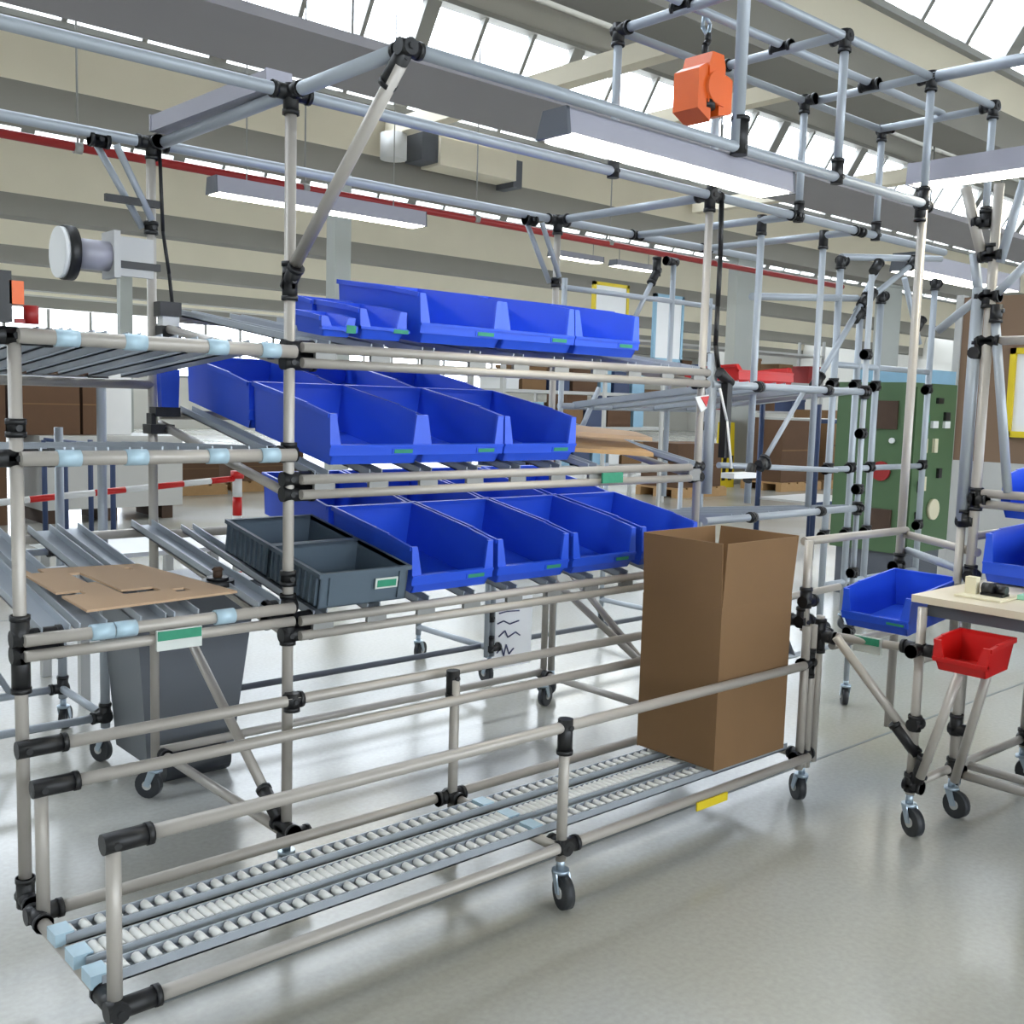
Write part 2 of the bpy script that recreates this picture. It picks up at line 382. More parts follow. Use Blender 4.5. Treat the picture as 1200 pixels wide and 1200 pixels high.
# cage on top
ZC = 2.57
for x, y, zt in ((2.62,YF,ZC),(3.15,YF,ZC),(3.71,YF,ZC),(4.31,YF,ZC),(3.17,YA,ZC),(3.76,YA,ZC),(4.27,YA,ZC)):
    tube(rack, 'cage_post', (x,y,ZT), (x,y,zt), .0145, 'alu'); joint(rack, (x,y,ZT), ['z'], .06); joint(rack, (x,y,zt), ['Z','Y' if y == YF else 'y'], .05)
tube(rack, 'cage_post', (2.62,YA,ZT), (2.62,YA,3.2), .019, 'alu'); joint(rack, (2.63,YA,ZT), ['z'], .09, .026)
for x in (2.62, 3.15, 3.74, 4.29): tube(rack, 'cage_rail', (x,YF,ZC), (x,YA if x > 2.7 else YA-.3,ZC), .0155, 'alu')
for y in (YF, YA): tube(rack, 'cage_rail', (2.4 if y == YA else 2.62,y,ZC), (4.31,y,ZC), .014, 'alu')
tube(rack, 'cage_rail', (2.4,2.2,ZC+.02), (4.31,2.2,ZC+.02), .014, 'alu')
for x in (2.62,3.15,3.73): joint(rack, (x,2.2,ZC+.01), ['y','Y'], .04)
tube(rack, 'cage_rail', (3.76,YA,ZC), (3.8,1.2,ZC), .021, 'alu')
# right outreach post and intermediate posts
tube(rack, 'post', (3.8,1.99,.12), (3.8,1.99,ZT+.02), .0165); joint(rack, (3.78,1.99,ZT), ['z','Z','x'], .06)
joint(rack, (3.8,1.99,.76), ['z','Z','X'], .05)
tube(rack, 'post', (3.69,2.63,.95), (3.69,2.63,ZT), .0145, 'alu'); joint(rack, (3.69,2.63,ZT), ['Z'], .06)
tube(rack, 'post', (4.17,2.64,.9), (4.17,2.64,ZT), .0145, 'alu'); joint(rack, (4.17,2.64,ZT), ['Z'], .06)

# ================================================================ ROLLER CONVEYOR AT THE FOOT
conv = thing('roller_conveyor', (1.9, 2.15, 0), 'low roller conveyor on casters with three roller tracks under the big carton', 'conveyor')
CX0, CX1, CYF, CYB, CZ = .722, 3.1, 1.905, 2.385, .165
tube(conv, 'base_tube', (CX0,CYF,CZ), (CX1,CYF,CZ)); tube(conv, 'base_tube', (CX0,CYB,CZ), (CX1,CYB,CZ))
for x in (CX0, 1.91, CX1): tube(conv, 'crossbar', (x,CYF,CZ-.0), (x,CYB,CZ-.0))
for y in (2.005, 2.1, 2.21):
    track(conv, (CX0,y,CZ+.036), (CX1-.02,y,CZ+.036), .056 if y != 2.1 else .07, .024, .034 if y != 2.1 else .022)
    for x in (CX0, 1.9): MB().box((x-.022,y-.026,CZ+.012), (x+.018,y+.026,CZ+.04)).build('track_clip', 'clip', conv)
tube(conv, 'guide_rail', (CX0,CYF+.01,.497), (3.06,CYF+.01,.49)); tube(conv, 'guide_rail', (CX0+.01,2.355,.468), (3.05,2.355,.462))
tube(conv, 'post', (CX0,CYF+.008,CZ), (CX0,CYF+.008,.497)); tube(conv, 'post', (1.925,CYF+.008,.13), (1.925,CYF+.008,.49))
tube(conv, 'post', (CX0+.012,2.365,CZ), (CX0+.012,2.365,.468)); tube(conv, 'post', (1.91,CYB-.02,.1), (1.91,CYB-.02,.525))
for x in (3.085, 3.125): tube(conv, 'post', (x,1.93,.12), (x,1.93,.62))
joint(conv, (CX0,CYF+.008,.497), ['x'], .075); joint(conv, (CX0,CYF,CZ), ['x','y'], .085); joint(conv, (CX0+.01,2.355,.468), ['x'], .08)
joint(conv, (CX0,CYB,CZ), ['x','Y'], .06); joint(conv, (1.925,CYF+.008,.495), ['Z'], .075); joint(conv, (1.925,CYF,CZ), ['x','y'], .05)
joint(conv, (1.91,CYB-.01,CZ), ['x','X','Y'], .05); joint(conv, (1.91,CYB-.01,.53), ['Z'], .06)
joint(conv, (3.1,1.93,CZ), ['x','X','y'], .05); joint(conv, (3.11,1.93,.49), ['X','z','Z'], .05); joint(conv, (3.1,1.96,.63), ['z','y','x'], .05)
caster(conv, 1.925, CYF+.008, .15, -1.9); caster(conv, 3.105, 1.93, .15, 1.0); caster(conv, 1.91, CYB-.02, .15, 2.4)
MB().box((2.47,CYF-.022,CZ-.03),(2.62,CYF-.017,CZ-.004)).build('tape_mark', 'yellow', conv)
tube(conv, 'guide_rail', (3.1,1.97,.905), (3.8,1.97,.9)); tube(conv, 'post', (3.1,1.95,.6), (3.1,1.95,.91)); joint(conv, (3.1,1.95,.7), ['z','x'], .05)
tube(conv, 'guide_rail', (3.1,2.3,.61), (3.9,2.3,.62))

# ================================================================ BINS
def bin_meshes(w, d, h, lip, m, t=.005, key=None):
    key = (w, d, h, lip, m)
    if key in _cast: return _cast[key]
    b = MB(); i = .012
    b.box((-w/2+i, i, 0), (w/2-i, d-i, .006))                                   # floor
    for s in (-1, 1):                                                            # sides, leaning outwards
        prof = [(0, .03), (.012, 0), (d-i, 0), (d, h), (.30*d, h), (.04*d, h*.965), (0.01, lip+.004), (0, lip)]
        xa = lambda z: s*(w/2-i+i*min(1, z/h))
        P = [(xa(z), y, z) for y, z in prof]; Q = [(xa(z)-s*t, y, z) for y, z in prof]
        n = len(P); b.add(P+Q, [tuple(range(n)), tuple(range(2*n-1, n-1, -1))]+[(j, (j+1) % n, n+(j+1) % n, n+j) for j in range(n)])
        # rolled rim along the side top
        b.hexa([(s*w/2-.004,.04*d,h*.965-.012),(s*w/2+.005,.04*d,h*.965-.012),(s*w/2+.005,.30*d,h-.012),(s*w/2-.004,.30*d,h-.012),(s*w/2-.004,.04*d,h*.965),(s*w/2+.005,.04*d,h*.965),(s*w/2+.005,.30*d,h),(s*w/2-.004,.30*d,h)])
        b.box((min(s*w/2-.004, s*w/2+.005), .30*d, h-.012), (max(s*w/2-.004, s*w/2+.005), d, h+.002))
        # front flange beside the opening
        x0, x1 = sorted((s*w/2, s*(w/2-.034))); x2, x3 = sorted((s*w/2, s*(w/2-.02)))
        b.hexa([(x0,-.003,lip-.002),(x1,-.003,lip-.002),(x1,.006,lip-.002),(x0,.006,lip-.002),(x2,.04*d-.004,h*.965),(x3,.04*d-.004,h*.965),(x3,.04*d+.005,h*.965),(x2,.04*d+.005,h*.965)])
    b.hexa([(-w/2+i,.012,0),(w/2-i,.012,0),(w/2-i,.018,0),(-w/2+i,.018,0),(-w/2+i*.7,0,.03),(w/2-i*.7,0,.03),(w/2-i*.7,.006,.03),(-w/2+i*.7,.006,.03)])
    b.box((-w/2,-.004,.028), (w/2,.007,lip))                                     # lip
    b.box((-w/2,-.007,lip-.008), (w/2,.008,lip))
    b.hexa([(-w/2+i,d-i-t,0),(w/2-i,d-i-t,0),(w/2-i,d-i,0),(-w/2+i,d-i,0),(-w/2,d-t,h),(w/2,d-t,h),(w/2,d,h),(-w/2,d,h)])
    b.box((-w/2-.004,d-.006,h-.012), (w/2+.004,d+.006,h+.002))
    body = b.mesh('body', m)
    lw = min(.075, w*.4)
    hold = MB().box((w*.16,-.0062,.032), (w*.16+lw,-.0042,lip-.011)).mesh('label_holder', m)
    lab = MB().box((w*.16+.006,-.0075,.034), (w*.16+lw-.006,-.0058,lip-.013)).mesh('label_card', 'green_label')
    _cast[key] = (body, hold, lab); return _cast[key]
def make_bin(x, y, z, w, d, h, lip, label, group=None, m='blue', slope=.17, rotz=0, tags=True, name='storage_bin'):
    body, hold, lab = bin_meshes(w, d, h, lip, m)
    o = thing(name, (x, y, z), label, 'bin', group, (math.atan(slope), 0, rotz))
    inst('body', body, o, (0,0,0))
    if tags: inst('label_holder', hold, o, (0,0,0)); inst('label_card', lab, o, (0,0,0))
    return o
BW, BD, BH, BL = .308, .445, .145, .058
YBF = 2.432
for i, x in enumerate((1.66, 1.967, 2.282)):
    wh = ('beside the tall post', 'between its two neighbours', 'nearest the cardboard pile')[i]
    make_bin(x, YBF, 1.163, BW, BD, BH, BL, 'blue bin in the middle shelf front row, '+wh, 'front bins on the middle shelf', slope=.18)
    make_bin(x, YBF+.455, 1.163+.455*.18, BW, BD, BH, BL, 'blue bin in the middle shelf rear row, '+wh, 'rear bins on the middle shelf', slope=.18)
for i, x in enumerate((1.955, 2.262, 2.575)):
    make_bin(x, YBF, 1.508, BW, BD, BH, BL, 'large blue bin on the top shelf, '+('next to the small bins', 'between two equal bins', 'at the empty end of the rail')[i], 'large bins on the top shelf', slope=.135)
for i, x in enumerate((1.94, 2.268, 2.598, 2.94)):
    wh = ('next to the grey crates', 'second from the grey crates', 'third from the grey crates', 'partly behind the tall carton')[i]
    make_bin(x, YBF, .782, BW, BD, BH, BL, 'blue bin in the lowest shelf front row, '+wh, 'front bins on the lowest shelf', slope=.17)
    make_bin(x, YBF+.455, .782+.455*.17, BW, BD, BH, BL, 'blue bin in the lowest shelf rear row, '+wh, 'rear bins on the lowest shelf', slope=.17)
make_bin(1.69, 2.45, 1.508, .155, .24, .085, .036, 'small blue bin beside the large bins on the top shelf', slope=.135)
make_bin(1.537, 2.44, 1.508, .105, .15, .055, .026, 'smallest blue bin on the top shelf next to the clamp of the tall post', slope=.135)
make_bin(1.69, 2.705, 1.5445, .155, .13, .085, .036, 'small blue bin directly behind the labelled small bin on the top shelf', slope=.135, tags=False)

# grey ribbed crates
def crate(x0, x1, y, d, z, h, label, card):
    c = thing('crate', ((x0+x1)/2, y, z), label, 'crate', 'grey crates on the lowest shelf', (math.atan(.17), 0, 0))
    w = x1-x0; t = .005; b = MB()
    b.box((-w/2,0,0),(w/2,d,.005)).box((-w/2,0,0),(w/2,t,h)).box((-w/2,d-t,0),(w/2,d,h)).box((-w/2,0,0),(-w/2+t,d,h)).box((w/2-t,0,0),(w/2,d,h))
    for a in (((-w/2-.007,-.007,h-.012),(w/2+.007,t,h)), ((-w/2-.007,d-t,h-.012),(w/2+.007,d+.007,h)), ((-w/2-.007,0,h-.012),(-w/2+t,d,h)), ((w/2-t,0,h-.012),(w/2+.007,d,h))): b.box(*a)
    o = bpy.data.objects.new('body', b.mesh('body', 'klt')); COL.objects.link(o); o.parent = c
    n = 9; rib = MB().box((-.007,-.0025,.008),(0,.0025,h-.012)).mesh('rib','klt'); ribf = MB().box((-.0025,-.006,.008),(.0025,0,h-.012)).mesh('rib','klt')
    for k in range(n):
        inst('rib', rib, o, (-w/2, .012+k*(d-.024)/(n-1), 0))
    for k in range(2): inst('rib', ribf, o, (-w/2+.03+k*(w-.06), 0, 0))
    if card:
        l = MB().box((w*.0+.03,-.009,h*.42),(w*.0+.105,-.006,h*.72)).mesh('label_card','label_white'); g = MB().box((w*.0+.036,-.0105,h*.47),(w*.0+.099,-.0088,h*.67)).mesh('label_print','green_label')
        lo = inst('label_card', l, c, (0,0,0)); inst('label_print', g, lo, (0,0,0))
crate(1.462, 1.75, 2.405, .262, .78, .1, 'grey ribbed plastic crate with a label card, front one on the lowest shelf', True)
crate(1.462, 1.75, 2.68, .262, .78+.275*.17, .1, 'grey ribbed plastic crate standing behind the labelled crate', False)

# ================================================================ CARTON ON CONVEYOR
def big_carton():
    x0, x1, y0, y1, z0, zm, zt = 2.606, 2.985, 1.93, 2.25, .215, .735, .935
    c = thing('carton', ((x0+x1)/2, (y0+y1)/2, z0), 'tall open brown cardboard carton with raised flaps on the roller conveyor', 'carton')
    t = .005; b = MB()
    b.box((x0+t,y0+t,z0),(x1-t,y1-t,z0+t)).box((x0,y0,z0),(x1,y0+t,zm)).box((x0,y1-t,z0),(x1,y1,zm)).box((x0,y0+t,z0+t),(x0+t,y1-t,zm)).box((x1-t,y0+t,z0+t),(x1,y1-t,zm))
    b.build('body', 'cardboard', c)
    e = .01
    def flap(a, bb, o, nm='flap'):
        p = [Vector((a[0],a[1],zm)), Vector((bb[0],bb[1],zm)), Vector((bb[0]+o[0],bb[1]+o[1],zt)), Vector((a[0]+o[0],a[1]+o[1],zt))]
        nrm = Vector((-o[0], -o[1], 0)).normalized()*t
        MB().prism(p, nrm).build(nm, 'cardboard', c)
    flap((x0+.002,y0), (x1-.002,y0), (0,-e)); flap((x0+.002,y1), (x1-.002,y1), (0,e)); flap((x0,y0+.002), (x0,y1-.002), (-e,0)); flap((x1,y0+.002), (x1,y1-.002), (e*2.5,0))
big_carton()

# cardboard sheet with cut-outs lying on left low shelf
def cut_sheet():
    A = [Vector((.885,2.492,.822)), Vector((1.285,2.515,.825)), Vector((1.135,2.80,.872)), Vector((.83,2.83,.876))]
    def P(u, v): return A[0]*(1-u)*(1-v)+A[1]*u*(1-v)+A[2]*u*v+A[3]*(1-u)*v
    us = [0,.06,.16,.30,.36,.40,.62,.68,.78,.84,1]; vs = [0,.10,.16,.24,.34,.42,.58,.66,.84,.9,1]
    holes = [(.30,.40,.58,.84),(.36,.40,.24,.58),(.40,.62,.24,.34),(0,.16,.34,.42),(.06,.16,.9,1.0),(.68,.78,.16,.24),(.78,.84,.84,.9)]
    def hole(u, v): return any(a < u < b and c < v < d for a, b, c, d in holes)
    b = MB(); T = Vector((0,0,.006))
    for i in range(len(us)-1):
        for j in range(len(vs)-1):
            if hole((us[i]+us[i+1])/2, (vs[j]+vs[j+1])/2): continue
            q = [P(us[i],vs[j]),P(us[i+1],vs[j]),P(us[i+1],vs[j+1]),P(us[i],vs[j+1])]
            b.hexa(q+[p+T for p in q])
    solo(b.build('cardboard_sheet','cardboard_pale'), 'flat brown cardboard sheet with punched slots on the left low shelf', 'cardboard')
cut_sheet()
kn = thing('tool_knob', (1.30,2.66,.825), 'black disc with a dark red knob lying beside the cardboard sheet', 'tool')
MB().cyl((1.30,2.66,.822),(1.30,2.66,.838),.045,18).cyl((1.30,2.66,.838),(1.30,2.66,.846),.03,14).build('base','black',kn)
MB().cyl((1.30,2.66,.846),(1.30,2.66,.866),.013,12).cyl((1.30,2.66,.866),(1.30,2.66,.874),.017,12,.01).build('knob','brown_dark',kn)

# ================================================================ LAMPS
def lamp(x0, x1, y0, y1, z0, z1, label, group=None, dark_end=True, axis='x', rod=None):
    l = thing('strip_lamp', ((x0+x1)/2,(y0+y1)/2,z0), label, 'lamp', group)
    e = .025
    if rod:
        for f in (.15, .85): MB().cyl((x0+(x1-x0)*f,(y0+y1)/2,z1-.01),(x0+(x1-x0)*f,(y0+y1)/2,rod),.006,6).build('suspension_rod','mullion',l)
    if axis == 'x':
        prof = [(y0,z0+.006),(y1,z0+.006),(y1-e,z1),(y0+e*.3,z1)]
        MB().prism([(x0+.012,y,z) for y,z in prof], (x1-x0-.024,0,0)).build('housing','lamp_body',l)
        MB().box((x0+.03,y0+.006,z0),(x1-.03,y1-.006,z0+.0058)).build('diffuser','lamp_glow',l)
        for a in (x0, x1-.012): MB().prism([(a,y-.002 if y == y0 else y,z-.004 if z < z1 else z+.002) for y,z in prof], (.012,0,0)).build('end_cap','dark_grey' if dark_end else 'lamp_body',l)
    else:
        prof = [(x0,z0+.006),(x1,z0+.006),(x1-e,z1),(x0+e*.3,z1)]
        MB().prism([(x,y0+.012,z) for x,z in prof], (0,y1-y0-.024,0)).build('housing','lamp_body',l)
        MB().box((x0+.006,y0+.03,z0),(x1-.006,y1-.03,z0+.0058)).build('diffuser','lamp_glow',l)
        for a in (y0, y1-.012): MB().prism([(x,a,z-.004 if z < z1 else z+.002) for x,z in prof], (0,.012,0)).build('end_cap','lamp_body',l)
    return l
lamp(1.93, 2.96, 1.985, 2.105, 2.035, 2.105, 'lit strip lamp hanging under the outreach rail of the flow rack')
lamp(3.86, 3.98, .9, 2.1, 2.215, 2.30, 'lit strip lamp running crosswise beneath the tube cage', axis='y')
lamp(4.0, 6.15, 8.2, 8.4, 2.98, 3.12, 'long lit strip lamp hung below the dark red pipe', rod=5.42)
for a, b, c in ((11.5,12.6,'above the yellow framed sheet'),(12.9,13.95,'above the pale blue framed board')): lamp(a, b, 12, 12.2, 3.62, 3.72, 'short lit strip lamp far behind and '+c, 'far strip lamps', rod=4.52)
lamp(9.0, 11.2, 4.75, 5.0, 2.62, 2.78, 'lit strip lamp over the brown partition', rod=3.96)
# unlit lamp housing lying on the cross arm
ul = thing('lamp_housing', (1.38, 2.88, 2.14), 'unlit grey lamp housing lying along the top cross arm', 'lamp')
MB().prism([(1.375,YF+.07,2.138),(1.445,YF+.07,2.138),(1.445,YF+.07,2.16),(1.375,YF+.07,2.185)], (0,YB-YF-.1,.012)).build('housing','lamp_body',ul)
MB().box((1.372,YF+.06,2.137),(1.448,YF+.07,2.187)).build('end_cap','lamp_body',ul); MB().box((1.372,YB-.03,2.15),(1.448,YB-.02,2.2)).build('end_cap','lamp_body',ul)

# flat tray hung under the skylight
tr = thing('cable_tray', (10, 5.8, 3.4), 'wide flat grey tray hung under the skylight along the hall', 'cable tray')
MB().box((-6, 5.42, 3.4), (26, 6.25, 3.43)).box((-6,5.42,3.43),(26,5.44,3.46)).box((-6,6.23,3.43),(26,6.25,3.46)).build('tray','tray',tr)
for x in (-4, 0, 4, 8, 12, 16, 20, 24):
    MB().cyl((x,6.2,3.43),(x,6.2,4.7),.01,6).build('hanger','mullion',tr)
# dark red pipe
pp = thing('sprinkler_pipe', (7, 8.5, 3.2), 'long dark red pipe running along under the roof', 'pipe')
MB().cyl((2.2,8.5,3.21),(14,8.5,3.16),.035,12).build('pipe','pipe_red',pp)
for x in (3, 5, 7, 9, 11): MB().cyl((x,8.5,3.2),(x,8.5,4.9),.008,6).cyl((x-.03,8.5,3.2),(x+.03,8.5,3.2),.045,10).build('hanger','mullion',pp)
# roof tie beams
for n, (x, ya, yb2, z) in enumerate(((7.6, 5.2, 10.9, 4.6), (13.5, 5.2, 10.9, 4.5), (10.6, 5.2, 10.9, 5.0))):
    struct(MB().box((x-.09,ya,z-.09),(x+.09,yb2,z+.09)).build('trim_%d' % ti,'panel_beige')); ti += 1
# heater unit at clerestory
hu = thing('heater_unit', (8.6, 10.5, 4.2), 'pale wall heater unit with a side duct under the skylight', 'heater')
MB().box((8.1,10.55,4.22),(9.35,10.95,4.55)).build('casing','panel_beige',hu); MB().box((9.35,10.6,4.15),(9.5,10.95,4.5)).build('side_duct','dark_grey',hu)
MB().box((7.85,10.6,4.25),(8.1,10.95,4.6)).build('side_duct','dark_grey',hu); MB().cyl((7.5,10.7,4.2),(7.5,10.7,4.5),.16,14).build('fan','white',hu)

# ================================================================ HOIST
ho = thing('hoist', (2.75, 2.2, 2.3), 'orange tool balancer hanging from the tube cage on a hook', 'hoist')
hx, hy = 2.735, 2.2
b = MB()
def lobe(a, c, zlo, zlo2, zt):
    b.prism([(hx+a,hy-.05,zlo),(hx+c,hy-.05,zlo2),(hx+c,hy-.05,zt-.01),(hx+(a+c)/2,hy-.05,zt),(hx+a,hy-.05,zt-.02)], (0,.1,0))
lobe(-.085, -.02, 2.275, 2.245, 2.415); lobe(.02, .085, 2.27, 2.285, 2.40)
b.prism([(hx-.04,hy-.055,2.30),(hx+.04,hy-.055,2.30),(hx+.04,hy-.055,2.42),(hx+.028,hy-.055,2.455),(hx-.028,hy-.055,2.455),(hx-.04,hy-.055,2.42)], (0,.11,0))
b.cyl((hx,hy-.062,2.35),(hx,hy+.062,2.35),.05,18)
b.build('casing','orange',ho)
MB().cyl((hx-.02,hy-.03,2.285),(hx-.02,hy-.03,2.31),.03,12).build('cable_guide','black',ho)
MB().path([(hx,hy,2.45),(hx,hy,2.49),(hx+.014,hy,2.505),(hx+.012,hy,2.53)],.011).build('hook','black',ho)
MB().cyl((hx-.02,hy-.03,2.255),(hx-.02,hy-.03,2.285),.014,10).build('cable_end','zinc',ho)
MB().path([(hx+.012,hy,2.52),(hx-.01,hy+.005,2.545),(hx,hy+.01,2.59),(hx+.02,hy,2.56),(hx+.012,hy,2.52)],.006).build('hanger_loop','zinc',ho)

# ================================================================ DEVICES ON LEFT BACK POST
ck = thing('dial_gauge', (1.2, 3.25, 1.7), 'round white dial with black rim on a silver motor block fixed to the back post', 'gauge')
MB().cyl((1.09,3.27,1.752),(1.105,3.27,1.752),.075,28).build('dial','white',ck); MB().cyl((1.105,3.27,1.752),(1.135,3.27,1.752),.08,28).build('rim','black',ck)
MB().cyl((1.135,3.27,1.755),(1.25,3.27,1.755),.045,20).build('motor','lamp_body',ck); MB().box((1.24,3.22,1.69),(1.26,3.32,1.83)).box((1.26,3.26,1.7),(1.38,3.275,1.82)).build('mount_plate','light_grey',ck)
sk = thing('power_box', (1.42, 3.24, 1.5), 'small black and white power box clamped to the back post', 'power box')
MB().box((1.385,3.215,1.52),(1.45,3.265,1.555)).build('lower_case','black',sk); MB().box((1.39,3.22,1.555),(1.445,3.26,1.585)).build('middle_case','white',sk); MB().box((1.38,3.215,1.585),(1.45,3.265,1.63)).build('upper_case','black',sk)
MB().path([(1.43,3.24,1.63),(1.425,3.25,1.72),(1.41,3.26,1.85),(1.405,3.27,2.1)],.006).build('cable','black',sk)
bh = thing('blue_holder', (1.41,3.24,1.2), 'upright blue plastic holder on a black clamp at the back post of the left bay', 'holder')
MB().prism([(1.392,3.235,1.3),(1.448,3.235,1.3),(1.452,3.235,1.42),(1.388,3.235,1.42)],(0,.03,0)).build('holder','blue',bh); MB().box((1.37,3.23,1.27),(1.452,3.28,1.3)).box((1.352,3.225,1.215),(1.43,3.29,1.245)).box((1.36,3.24,1.24),(1.375,3.28,1.28)).build('clamp','black',bh)
cb = MB().path([(3.17,2.44,2.1),(3.165,2.43,1.9),(3.17,2.435,1.72),(3.175,2.44,1.58),(3.21,2.45,1.5),(3.245,2.45,1.45)],.009)
solo(cb.build('power_cable','black'), 'black power cable running down the right post of the flow rack', 'cable')
sd = thing('power_distributor', (3.24,2.42,1.3), 'upright black socket strip beside the aluminium upright of the flow rack', 'socket strip')
MB().box((3.235,2.42,1.16),(3.265,2.45,1.44)).build('strip','black',sd); MB().cyl((3.2,2.435,1.48),(3.27,2.435,1.44),.02,10).build('plug','black',sd)
wt = MB().path([(3.2,2.43,1.42),(3.24,2.42,1.3),(3.27,2.41,1.12)],.005)
solo(wt.build('data_cable','white'),'thin white cable hanging beside the socket strip','cable')
mon = thing('display', (3.3,2.4,1.05), 'narrow white handheld scanner cradle below the socket strip', 'scanner')
MB().box((3.22,2.36,1.085),(3.36,2.42,1.105)).build('tray','white',mon); MB().cyl((3.36,2.4,1.07),(3.4,2.41,1.13),.018,10).build('clamp','black',mon)

# orange tool at far left
ot = thing('hand_tool', (.72, 2.47, 1.49), 'orange and black hand tool sitting on top of the left post', 'tool')
MB().box((.715,2.45,1.53),(.745,2.49,1.58)).build('body','orange',ot); MB().box((.69,2.45,1.49),(.72,2.49,1.6)).build('grip','black',ot); MB().cyl((.765,2.47,1.49),(.765,2.47,1.53),.016,10).box((.73,2.465,1.49),(.765,2.475,1.5)).build('knob','pipe_red',ot)

# ================================================================ SECOND RACK BEHIND
r2 = thing('flow_rack', (1.6, 3.95, 0), 'tube-frame trolley rack standing behind the left bay of the big flow rack', 'rack')
for x, y in ((1.385,3.73),(1.39,4.19),(.4,3.73),(.4,4.19)):
    tube(r2,'post',(x,y,.13),(x,y,1.55 if y<4 else 1.2), TR*1.15, 'alu'); caster(r2,x,y,.13,random.random()*6)
for z in (.17,.72,1.38):
    for y in (3.73,4.19): tube(r2,'rail',(.4,y,z),(1.39,y,z),TR,'alu')
    for x in (.4,1.385): tube(r2,'crossbar',(x,3.73,z),(x,4.19,z),TR,'alu')
    joint(r2,(1.385,3.73,z),['X','z','y'],.05); joint(r2,(1.39,4.19,z),['X','z'],.05)
tube(r2,'brace',(1.2,4.19,.17),(.9,4.19,.72),TR*.8,'alu')
MB().box((.5,3.72,1.40),(1.36,4.2,1.42)).build('shelf_board','cardboard_dark',r2)
# rack behind right
r4 = thing('flow_rack', (3.9, 3.95, 0), 'low tube-frame trolley behind the right bay with a note board', 'rack')
for x in (3.2, 3.235, 4.6):
    tube(r4,'post',(x,3.73,.13),(x,3.73,1.0),TR*.9,'alu')
for x in (3.22,4.6): caster(r4,x,3.73,.13,1.5); tube(r4,'post',(x,4.3,.13),(x,4.3,1.0),TR,'alu'); caster(r4,x,4.3,.13,.4); tube(r4,'crossbar',(x,3.73,.17),(x,4.3,.17),TR,'alu')
for z in (.17,.62): tube(r4,'rail',(1.9 if z<.2 else 3.2,3.79,z),(4.6,3.79,z),TR*.9,'dark_grey')
joint(r4,(3.22,3.73,.9),['z','Z'],.03); joint(r4,(3.22,3.73,.17),['x','z'],.06); joint(r4,(3.22,3.73,.32),['z'],.05)
nb = MB().box((3.26,3.76,.05),(3.52,3.765,.4)).build('note_board','paper',r4,'white note sheet with handwritten lines')
for pts in ([(3.30,.325),(3.35,.33),(3.43,.325)], [(3.29,.275),(3.33,.285),(3.37,.265),(3.43,.275)], [(3.30,.21),(3.34,.235),(3.36,.2),(3.41,.22),(3.44,.2)], [(3.29,.13),(3.32,.155),(3.335,.11),(3.35,.165),(3.37,.115),(3.40,.14)]):
    MB().path([(a,3.757,c) for a,c in pts],.0035,6).build('handwriting','ink',nb)

# grey waste container behind rack
wc = thing('waste_container', (1.58,3.62,0), 'tall grey plastic waste container on casters behind the left bay', 'container')
MB().hexa([(1.42,3.44,.06),(1.74,3.44,.06),(1.74,3.72,.06),(1.42,3.72,.06),(1.36,3.38,.66),(1.80,3.38,.66),(1.80,3.70,.66),(1.36,3.70,.66)]).build('body','bin_grey',wc)
MB().box((1.345,3.365,.66),(1.815,3.70,.69)).build('lid','bin_grey',wc); MB().cyl((1.46,3.42,.05),(1.70,3.42,.05),.05,14).build('wheel','wheel',wc)
# white flat sheet on floor-level table behind
ft = thing('sheet_table', (2.0,4.9,0), 'white-topped low table behind the rack', 'table')
MB().box((1.55,4.5,.62),(2.25,5.1,.64)).build('top','white',ft)
for x,y in ((1.6,4.55),(2.2,4.55),(1.6,5.05),(2.2,5.05)): MB().box((x-.02,y-.02,0),(x+.02,y+.02,.62)).build('leg','light_grey',ft)

# ================================================================ RIGHT NEIGHBOUR RACK
r3 = thing('flow_rack', (3.8, 2.9, 0), 'tube rack with a red tray beside the right post of the big flow rack', 'rack')
tube(r3,'post',(4.3,YF,.12),(4.3,YF,1.95),TR*.85,'alu'); caster(r3,4.3,YF,.12,.7)
for x in (3.31, 4.35): tube(r3,'post',(x,YB+.1,.12),(x,YB+.1,1.9),TR*.85,'alu'); caster(r3,x,YB+.1,.12,2)
for z in (1.435,.915): 
    tube(r3,'rail',(3.2,YF,z),(4.34,YF,z),TR,'alu'); tube(r3,'rail',(3.3,YB+.1,z-.1),(4.36,YB+.1,z-.1),TR,'alu')
    for x in (3.4,3.65,3.95,4.2): track(r3,(x,YF,z+.02),(x+.02,YB+.1,z-.08),.07,.03)
    for x in (3.5,4.0): joint(r3,(x,YF,z),['x','X'],.012)
    joint(r3,(4.3,YF,z),['x','z','Z'],.03)
tube(r3,'rail',(3.4,YF+.1,1.12),(4.28,YF+.1,1.08),TR*.8,'alu'); tube(r3,'rail',(3.3,YB+.1,1.86),(4.4,YB+.1,1.86),TR*.8,'alu')
tube(r3,'brace',(3.62,YF+.05,1.12),(3.9,YF+.05,1.43),TR*.7,'alu'); joint(r3,(3.62,YF+.05,1.12),['x',(.6,0,.7)],.04)
for z in (.35,.62,1.0,1.25,1.6): joint(r3,(4.3,YF,z),['z','X'],.025); joint(r3,(4.35,YB+.1,z),['z','X'],.025)
tube(r3,'rail',(3.26,YF,.3),(4.3,YF,.3),TR*.8,'alu'); tube(r3,'brace',(3.5,YF,.8),(3.85,YF,.3),TR*.8,'dark_grey')
make_bin(4.0, 2.78, 1.445, .42, .30, .10, .07, 'shallow red tray on the top level of the right-hand tube rack', m='red', slope=-.1, tags=False, name='parts_tray')

